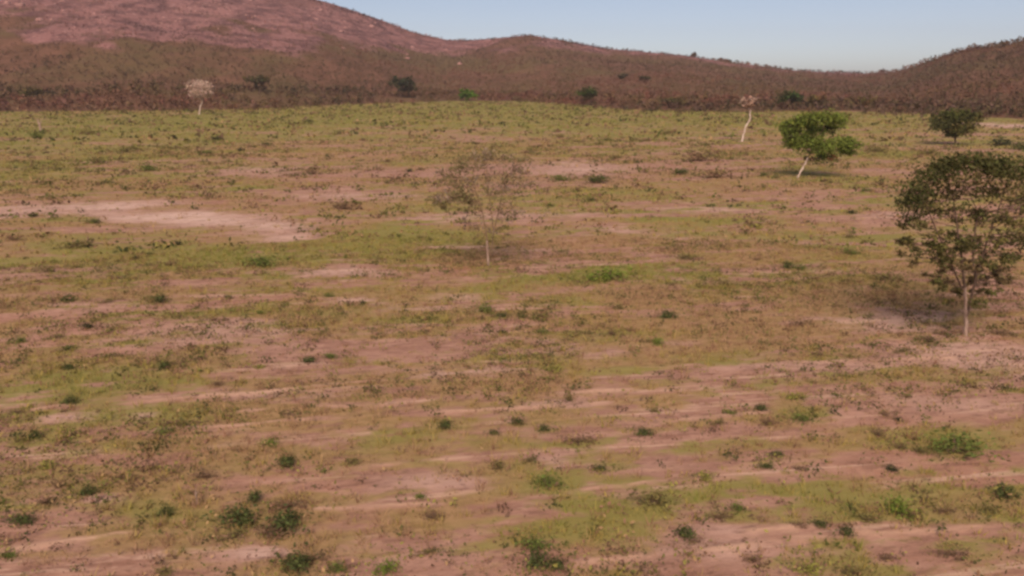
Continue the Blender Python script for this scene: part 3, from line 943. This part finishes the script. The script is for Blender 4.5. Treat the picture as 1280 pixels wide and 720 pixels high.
# (u, v of the foot, width px, height px, kind)
SHRUBS = [
    (111, 410, 15, 12, 'K'), (26, 427, 20, 11, 'G'), (66, 423, 24, 12, 'O'), (86, 437, 20, 10, 'D'), (86, 461, 20, 11, 'D'), (88, 504, 28, 16, 'D'),
    (21, 517, 24, 11, 'R'), (37, 525, 13, 7, 'R'), (44, 547, 26, 14, 'D'), (205, 460, 20, 14, 'D'), (222, 456, 22, 10, 'R'), (135, 446, 24, 12, 'O'),
    (202, 542, 32, 13, 'G'), (227, 534, 17, 13, 'O'), (270, 481, 20, 8, 'R'), (385, 453, 28, 11, 'D'), (412, 447, 26, 10, 'G'), (322, 460, 18, 9, 'Y'),
    (555, 535, 23, 16, 'D'), (618, 543, 18, 11, 'D'), (337, 556, 25, 13, 'B'), (357, 582, 31, 21, 'D'), (440, 580, 24, 15, 'O'), (187, 587, 22, 10, 'O'),
    (257, 598, 38, 17, 'R'), (77, 608, 24, 13, 'R'), (109, 617, 27, 17, 'D'), (57, 630, 25, 15, 'R'), (28, 654, 44, 18, 'D'), (207, 643, 27, 18, 'D'),
    (317, 627, 24, 22, 'D'), (300, 654, 62, 36, 'D'), (288, 672, 36, 22, 'O'), (355, 660, 52, 36, 'D'), (362, 634, 50, 24, 'R'), (334, 668, 60, 26, 'R'), (370, 711, 48, 30, 'D'), (392, 700, 40, 22, 'R'),
    (425, 714, 30, 18, 'G'), (482, 715, 34, 24, 'B'), (203, 718, 34, 17, 'O'), (241, 617, 15, 10, 'R'), (543, 648, 34, 18, 'R'), (525, 622, 20, 11, 'G'),
    (532, 692, 30, 13, 'O'), (622, 586, 20, 16, 'O'), (10, 696, 30, 14, 'G'), (150, 598, 16, 8, 'R'), (60, 585, 30, 8, 'Y'),
    (647, 530, 22, 15, 'D'), (680, 538, 20, 12, 'D'), (711, 501, 15, 13, 'O'), (722, 553, 42, 14, 'R'), (805, 543, 30, 12, 'D'), (817, 515, 20, 10, 'O'),
    (820, 430, 24, 14, 'B'), (690, 464, 26, 15, 'Y'), (950, 513, 20, 13, 'D'), (912, 518, 20, 11, 'G'), (895, 530, 20, 10, 'O'), (962, 531, 34, 16, 'R'),
    (997, 499, 26, 14, 'Y'), (1007, 526, 34, 15, 'G'), (1135, 497, 11, 6, 'R'), (1124, 526, 12, 7, 'K'), (1104, 519, 10, 9, 'R'), (970, 570, 23, 12, 'D'),
    (958, 585, 24, 12, 'D'), (997, 587, 24, 12, 'R'), (1115, 588, 17, 12, 'K'), (750, 588, 22, 13, 'D'), (690, 608, 46, 26, 'G'), (815, 630, 64, 20, 'O'),
    (900, 648, 38, 18, 'R'), (925, 638, 24, 15, 'G'), (855, 671, 34, 22, 'D'), (867, 678, 20, 10, 'R'), (672, 706, 44, 28, 'D'), (694, 710, 28, 18, 'D'),
    (666, 684, 54, 28, 'G'), (1122, 642, 38, 32, 'B'), (1141, 647, 15, 12, 'R'), (1085, 651, 38, 20, 'O'), (1257, 620, 42, 24, 'D'), (1190, 565, 84, 26, 'G'),
    (1152, 566, 34, 16, 'O'), (1122, 560, 16, 12, 'R'), (1057, 669, 21, 18, 'D'), (1025, 658, 22, 14, 'D'), (996, 658, 26, 14, 'R'), (1065, 719, 46, 22, 'O'),
    (1190, 694, 44, 18, 'R'), (660, 577, 20, 13, 'O'), (882, 599, 26, 15, 'Y'), (860, 693, 12, 8, 'R'), (1095, 544, 20, 16, 'R'), (1235, 640, 30, 16, 'O'),
    (1180, 640, 34, 14, 'R'), (1005, 715, 46, 16, 'Y'), (1110, 700, 30, 14, 'R'), (940, 700, 26, 10, 'R'),
    (85, 376, 22, 13, 'D'), (200, 378, 22, 16, 'D'), (185, 375, 26, 10, 'O'), (130, 378, 22, 9, 'O'), (223, 306, 12, 8, 'K'), (188, 318, 11, 5, 'D'),
    (169, 324, 9, 6, 'K'), (213, 332, 20, 8, 'R'), (325, 332, 54, 12, 'G'), (87, 310, 40, 9, 'O'), (118, 279, 21, 6, 'D'), (42, 271, 11, 6, 'K'),
    (425, 261, 44, 5, 'R'), (392, 218, 27, 7, 'R'), (368, 220, 18, 5, 'R'), (511, 215, 10, 6, 'K'), (526, 213, 7, 5, 'R'), (185, 213, 34, 7, 'G'),
    (155, 190, 34, 7, 'O'), (122, 204, 30, 9, 'O'), (333, 182, 16, 7, 'D'), (270, 175, 16, 4, 'K'), (260, 192, 18, 7, 'G'), (110, 168, 26, 6, 'O'),
    (453, 380, 9, 7, 'K'), (605, 390, 22, 16, 'G'), (628, 396, 22, 9, 'D'), (625, 416, 16, 6, 'K'), (285, 373, 13, 7, 'D'), (325, 392, 20, 9, 'G'),
    (413, 371, 18, 7, 'G'), (480, 268, 10, 6, 'O'), (498, 296, 10, 6, 'G'), (705, 226, 30, 6, 'G'), (745, 229, 38, 10, 'D'), (739, 251, 16, 7, 'D'),
    (687, 258, 13, 4, 'D'), (850, 218, 26, 9, 'D'), (895, 222, 44, 5, 'R'), (955, 220, 18, 4, 'D'), (807, 216, 9, 8, 'R'), (875, 201, 54, 6, 'R'),
    (985, 335, 22, 13, 'D'), (998, 337, 22, 11, 'G'), (947, 325, 15, 6, 'R'), (1067, 318, 30, 9, 'G'), (1062, 297, 18, 5, 'O'), (1065, 267, 14, 5, 'K'),
    (1007, 278, 14, 6, 'O'), (758, 350, 60, 13, 'B'), (857, 324, 34, 7, 'O'), (940, 284, 26, 5, 'O'), (905, 357, 26, 9, 'O'), (1105, 351, 44, 7, 'O'),
    (835, 397, 32, 8, 'D'), (772, 386, 24, 6, 'O'), (887, 395, 12, 5, 'R'), (677, 396, 20, 11, 'O'), (677, 416, 20, 7, 'G'), (1095, 190, 32, 9, 'O'),
    (1157, 193, 30, 5, 'O'), (1082, 239, 16, 5, 'G'), (1000, 406, 34, 9, 'R'), (1160, 427, 18, 6, 'K'), (1252, 182, 34, 14, 'K'), (1276, 187, 26, 15, 'D'),
    (1125, 440, 26, 8, 'O'), (765, 419, 12, 12, 'R'), (1180, 418, 30, 9, 'R'), (1245, 418, 34, 8, 'R'), (60, 340, 30, 10, 'O'), (20, 300, 24, 5, 'R'),
    (300, 189, 10, 6, 'K'), (240, 208, 12, 4, 'R'), (45, 172, 30, 7, 'G'), (420, 168, 16, 4, 'O'), (455, 176, 12, 4, 'R'), (605, 168, 12, 4, 'R'),
    (560, 186, 12, 4, 'O'), (700, 172, 16, 4, 'O'), (760, 176, 14, 4, 'D'), (830, 168, 22, 4, 'O'), (660, 192, 14, 4, 'R'), (770, 198, 20, 4, 'O'),
]
LAND = [
    ('the almost black round bush', 111, 410), ('the pale sandy patch', 300, 285), ('the pale round crowned tree', 250, 143),
    ('the nearly leafless tree', 612, 332), ('the bright green leaning tree', 1000, 222), ('the white leaning trunk', 928, 177),
    ('the tall olive tree', 1208, 420), ('the dark thicket at lower left', 325, 640), ('the white flowered shrub', 672, 704),
    ('the wide low green shrub', 1190, 563), ('the tall bright weed clump', 1122, 640), ('the dark shrub pair at centre', 664, 533),
    ('the vivid green shrub of mid field', 820, 428),
]
OWN = {
    (111, 410): 'almost black round bush alone on bare ground at the left',
    (672, 706): 'dark green shrub with a white flower at the bottom centre',
    (1190, 565): 'wide low green shrub on bare ground near the right edge',
    (1122, 642): 'tall bright green weed clump in the lower right foreground',
    (820, 430): 'vivid green shrub alone on bare soil right of centre',
    (300, 654): 'largest dark shrub of the thicket at lower left',
    (355, 660): 'dark shrub at the right end of the lower left thicket',
    (317, 627): 'rich dark green bush on top of the lower left thicket',
    (334, 668): 'brown twiggy shrub low in the middle of the lower left thicket',
    (288, 672): 'olive shrub at the near bottom of the lower left thicket',
    (362, 634): 'brown twiggy shrub at the upper right of the lower left thicket',
    (482, 715): 'bright green bush at the bottom edge left of centre',
    (647, 530): 'left shrub of the dark pair at the centre of the foreground',
    (680, 538): 'right shrub of the dark pair at the centre of the foreground',
    (1252, 182): 'nearly black low bush at the far right below the round tree',
    (1276, 187): 'dark green bush cut by the right edge below the round tree',
    (758, 350): 'wide low bright green patch of weeds right of the leafless tree',
    (325, 332): 'wide low green weed clump below the pale sandy patch',
    (745, 229): 'largest dark shrub in the row behind the leafless tree',
}
ORD = ['closest', 'second closest', 'third closest', 'fourth closest', 'fifth closest', 'sixth closest', 'seventh closest', 'eighth closest', 'ninth closest', 'tenth closest',
       'eleventh closest', 'twelfth closest', 'thirteenth closest', 'fourteenth closest', 'fifteenth closest']
cells = {}
for s in SHRUBS:
    if (s[0], s[1]) in OWN: continue
    best = min(LAND, key=lambda L: math.hypot((s[0] - L[1]), (s[1] - L[2]) * 1.6))
    ddx, ddy = s[0] - best[1], (s[1] - best[2]) * 1.6
    if abs(ddx) > abs(ddy): side = 'right of' if ddx > 0 else 'left of'
    else: side = 'in front of' if ddy > 0 else 'behind'
    cells.setdefault((best[0], side), []).append((math.hypot(ddx, ddy), s))
LABEL = {}
for (lm, side), lst in cells.items():
    lst.sort(key=lambda q: q[0])
    for k, (_, s) in enumerate(lst):
        sz = 'wide low' if s[2] > 2.6 * s[3] else ('small' if s[2] < 16 else 'bushy')
        LABEL[(s[0], s[1])] = '%s %s shrub, %s %s %s' % (sz, KIND[s[4]][0], ORD[k], side, lm)
SPOTS = []
for i, (u, v, wpx, hpx, k) in enumerate(SHRUBS):
    x, y, z = G(u, v)
    slant = math.sqrt(x * x + y * y + (CAM_H - z) ** 2)
    depth_ = slant / math.sqrt(((u - 640) / FPX) ** 2 + ((v - 360) / FPX) ** 2 + 1)
    mpp = depth_ / FPX
    wm = wpx * mpp * 1.05
    # the visible height holds the height and some of the depth of the shrub
    el = math.atan2(CAM_H - z, math.hypot(x, y))
    hm = max(.35 * wm, (hpx * mpp - .35 * wm * math.sin(el)) / max(.3, math.cos(el))) if hpx * mpp < wm else hpx * mpp
    SPOTS.append((x, y, wm * .5))
    o = link('shrub', SH[k][i % 3], None, (x, y, z))
    o.scale = (wm, min(wm, max(hm * 1.6, .5 * wm)), hm / .72)
    o.rotation_euler = (0, 0, 0)
    tag(o, OWN.get((u, v)) or LABEL[(u, v)], 'shrub', 'shrubs scattered over the pasture')

# a small white flower head on its shrub, a pale dead stalk and a pale post
def small_thing(name, label, cat, pts, radii, mat, sides=7):
    v, f = tube(pts, radii, sides)
    o = link(name, mesh_from(name, v, f, mat, None, True))
    return tag(o, label, cat)


x, y, z = G(246, 630)
me_acc = Acc()
me_acc.add(*tube([(0, 0, -.05), (.01, 0, .18), (.0, .01, .36), (.03, 0, .52)], [.022, .02, .018, .010], 6))
me_acc.add(*tube([(.0, .01, .30), (.07, .02, .40), (.10, .02, .46)], [.012, .009, .005], 5))
v, f, _ = me_acc.get()
o = link('dead_stalk', mesh_from('dead_stalk', v, f, M_bark_pale, None, True), None, (x, y, z))
tag(o, 'short pale dead stalk standing left of the lower left thicket', 'stalk')
x, y, z = G(51, 164)
me_acc = Acc()
me_acc.add(*tube([(0, 0, -.2), (.05, 0, .7), (-.05, 0, 1.5), (-.30, 0, 2.5), (-.36, 0, 2.9)], [.34, .28, .24, .16, .07], 8))
me_acc.add(*tube([(-.05, 0, 1.5), (.3, .1, 2.1), (.4, .1, 2.5)], [.14, .09, .05], 6))
v, f, _ = me_acc.get()
o = link('dead_stump', mesh_from('dead_stump', v, f, M_bark_pale, None, True), None, (x, y, z))
tag(o, 'pale broken dead stump in the far grass at the left edge', 'stump')

# ------------------------------------------------------------------ grass
def grass_zone(n, r0, r1, nb, hlo, hhi, wid, spread, seed, power):
    R = np.random.default_rng(seed)
    wide = .98 if r1 < 100 else .86
    az = R.uniform(-wide, wide, n)
    r = np.sqrt(R.uniform(r0 * r0, r1 * r1, n))
    x = r * np.sin(az); y = r * np.cos(az)
    g, p, bm, rd, lu = masks(x, y)
    inside = r < edge_r(az) + 4
    prob = np.clip(.13 + 1.0 * np.clip(g - .22, 0, 1) ** power, 0, 1)
    keep = inside & (R.random(n) < prob)
    x, y, g, r, lu = x[keep], y[keep], g[keep], r[keep], lu[keep]
    n = len(x)
    z = base_z(x, y)
    h = hlo + (hhi - hlo) * R.random(n) ** 3 * np.clip(.5 + g, .5, 1.3)
    lush = .38 + .55 * lu + (R.random(n) - .5) * .30
    cA = np.array((.34, .208, .128)); cB = np.array((.320, .245, .070)); cC = np.array((.205, .215, .046)); cR = np.array((.25, .135, .085))
    f1 = sstep(.42, .62, lush)[:, None]; f2 = sstep(.66, .86, lush)[:, None]
    base = (cA * (1 - f1) + cB * f1) * (1 - f2) + cC * f2
    dry = (R.random(n) < .16)[:, None]
    base = np.where(dry, cR, base)
    m = n * nb
    rep = lambda q: np.repeat(q, nb, 0)
    ang = R.uniform(0, 6.283, m); lean = R.uniform(.15, .9, m); hh = rep(h) * R.uniform(.6, 1.15, m)
    ro = R.random(m) * spread
    bx = rep(x) + np.cos(ang) * ro; by = rep(y) + np.sin(ang) * ro; bz = rep(z) - .02
    a2 = R.uniform(0, 6.283, m); ww = wid * R.uniform(.6, 1.4, m)
    dxv = np.cos(a2) * ww; dyv = np.sin(a2) * ww
    tx = bx + np.cos(ang) * lean * hh * .8; ty = by + np.sin(ang) * lean * hh * .8; tz = bz + hh * (1 - .35 * lean)
    V = np.stack([np.stack([bx - dxv, by - dyv, bz], 1), np.stack([bx + dxv, by + dyv, bz], 1), np.stack([tx, ty, tz], 1)], 1).reshape(-1, 3)
    c3 = rep(base) * R.uniform(.75, 1.25, (m, 1))
    c = np.concatenate([c3, np.ones((m, 1))], 1)
    return V, np.arange(3 * m).reshape(m, 3), np.repeat(c, 3, 0)


acc = Acc()
acc.add(*grass_zone(78000, 11, 60, 9, .07, .42, .014, .17, 301, 1.6))
acc.add(*grass_zone(48000, 60, 150, 7, .14, .42, .03, .30, 302, 1.2))
acc.add(*grass_zone(56000, 150, 450, 6, .18, .60, .09, .7, 303, 1.1))
v, f, c = acc.get()
grass = link('grass', mesh_from('grass', v, f, M_leaf, ('tint', c)))
tag(grass, 'thin olive and straw coloured grass growing over the whole pasture', 'grass', kind='stuff')


# ------------------------------------------------------------------ low leafy weeds and dry litter clumps between the grass
def weed_zone(n, r0, r1, nq, wlo, whi, lsz, seed, near_shrubs=None, dark=False, flat=.55):
    R = np.random.default_rng(seed)
    wide = .98 if r1 < 100 else .86
    az = R.uniform(-wide, wide, n)
    r = np.sqrt(R.uniform(r0 * r0, r1 * r1, n))
    x = r * np.sin(az); y = r * np.cos(az)
    g, p, bm, rd, lu = masks(x, y)
    pt = fbm(x / 7, y / 4, 311, 3)
    keep = (r < edge_r(az) + 3) & (R.random(n) < np.clip(.10 + 2.4 * (pt - .46) + .35 * (g - .5), .10, 1)) & (p < .45)
    x, y = x[keep], y[keep]
    if near_shrubs is not None:
        j = R.integers(0, len(near_shrubs), len(near_shrubs) * 7)
        a = R.uniform(0, 6.283, len(j)); q = near_shrubs[j, 2] * R.uniform(.4, 1.9, len(j))
        x = np.concatenate([x, near_shrubs[j, 0] + np.cos(a) * q * 1.3]); y = np.concatenate([y, near_shrubs[j, 1] + np.sin(a) * q])
    n = len(x); z = base_z(x, y)
    wd = wlo + (whi - wlo) * R.random(n) ** 2.2
    kinds = np.array([(.125, .120, .036), (.210, .185, .052), (.190, .110, .065), (.092, .090, .032), (.310, .200, .100), (.230, .125, .085)])
    k = R.choice(6, n, p=[.22, .28, .13, .09, .18, .10])
    if dark:
        kinds = np.array([(.085, .080, .028), (.060, .064, .022), (.120, .072, .044), (.100, .110, .028), (.150, .090, .060), (.125, .110, .036)])
    m = n * nq
    rep = lambda q: np.repeat(q, nq, 0)
    d = R.normal(size=(m, 3)) * (.25 if dark else .36)
    c = rep(np.stack([x, y, z], 1)) + np.stack([d[:, 0] * rep(wd) , d[:, 1] * rep(wd), np.abs(d[:, 2]) * rep(wd) * flat + .015], 1)
    v, f = leaf_quads(c, rep(wd) * lsz * R.uniform(.6, 1.3, m), .5, .3, R)
    c3 = rep(kinds[k]) * R.uniform(.75, 1.25, (m, 1))
    return v, f, np.repeat(np.concatenate([c3, np.ones((m, 1))], 1), 4, 0)


acc = Acc()
acc.add(*weed_zone(43000, 11, 60, 11, .14, .80, .095, 501, np.array([q for q in SPOTS if q[1] < 62])))
acc.add(*weed_zone(24000, 60, 160, 7, .25, 1.5, .145, 502, np.array([q for q in SPOTS if q[1] >= 62])))
acc.add(*weed_zone(22000, 160, 450, 5, .5, 2.6, .21, 503))
acc.add(*weed_zone(11000, 11, 60, 22, .18, .85, .095, 511, None, True, .7))
acc.add(*weed_zone(10800, 60, 170, 13, .4, 1.7, .135, 512, None, True, .7))
acc.add(*weed_zone(11500, 170, 440, 7, .7, 3.2, .19, 513, None, True, .6))
v, f, c = acc.get()
weeds = link('low_weeds', mesh_from('low_weeds', v, f, M_leaf, ('tint', c)))
tag(weeds, 'low olive and brown weeds dotted all over the pasture', 'weeds', kind='stuff')


# ------------------------------------------------------------------ thin dusty air
m = bpy.data.materials.new('haze')
m.use_nodes = True
t = m.node_tree
for n in list(t.nodes):
    if n.type == 'BSDF_PRINCIPLED': t.nodes.remove(n)
pv = t.nodes.new('ShaderNodeVolumePrincipled')
pv.inputs['Color'].default_value = (.84, .78, .86, 1)
pv.inputs['Density'].default_value = .00014
pv.inputs['Anisotropy'].default_value = .1
out = [n for n in t.nodes if n.type == 'OUTPUT_MATERIAL'][0]
t.links.new(pv.outputs['Volume'], out.inputs['Volume'])
X0, X1, Y0, Y1, Z0, Z1 = -2900, 2900, -70, 2900, -8, 190
hv = [(x_, y_, z_) for x_ in (X0, X1) for y_ in (Y0, Y1) for z_ in (Z0, Z1)]
hf = [(0, 1, 3, 2), (4, 6, 7, 5), (0, 4, 5, 1), (2, 3, 7, 6), (0, 2, 6, 4), (1, 5, 7, 3)]
haze = link('haze', mesh_from('haze', np.array(hv, float), np.array(hf), m))
tag(haze, 'thin warm dusty air over the pasture and hills', 'haze', kind='stuff')
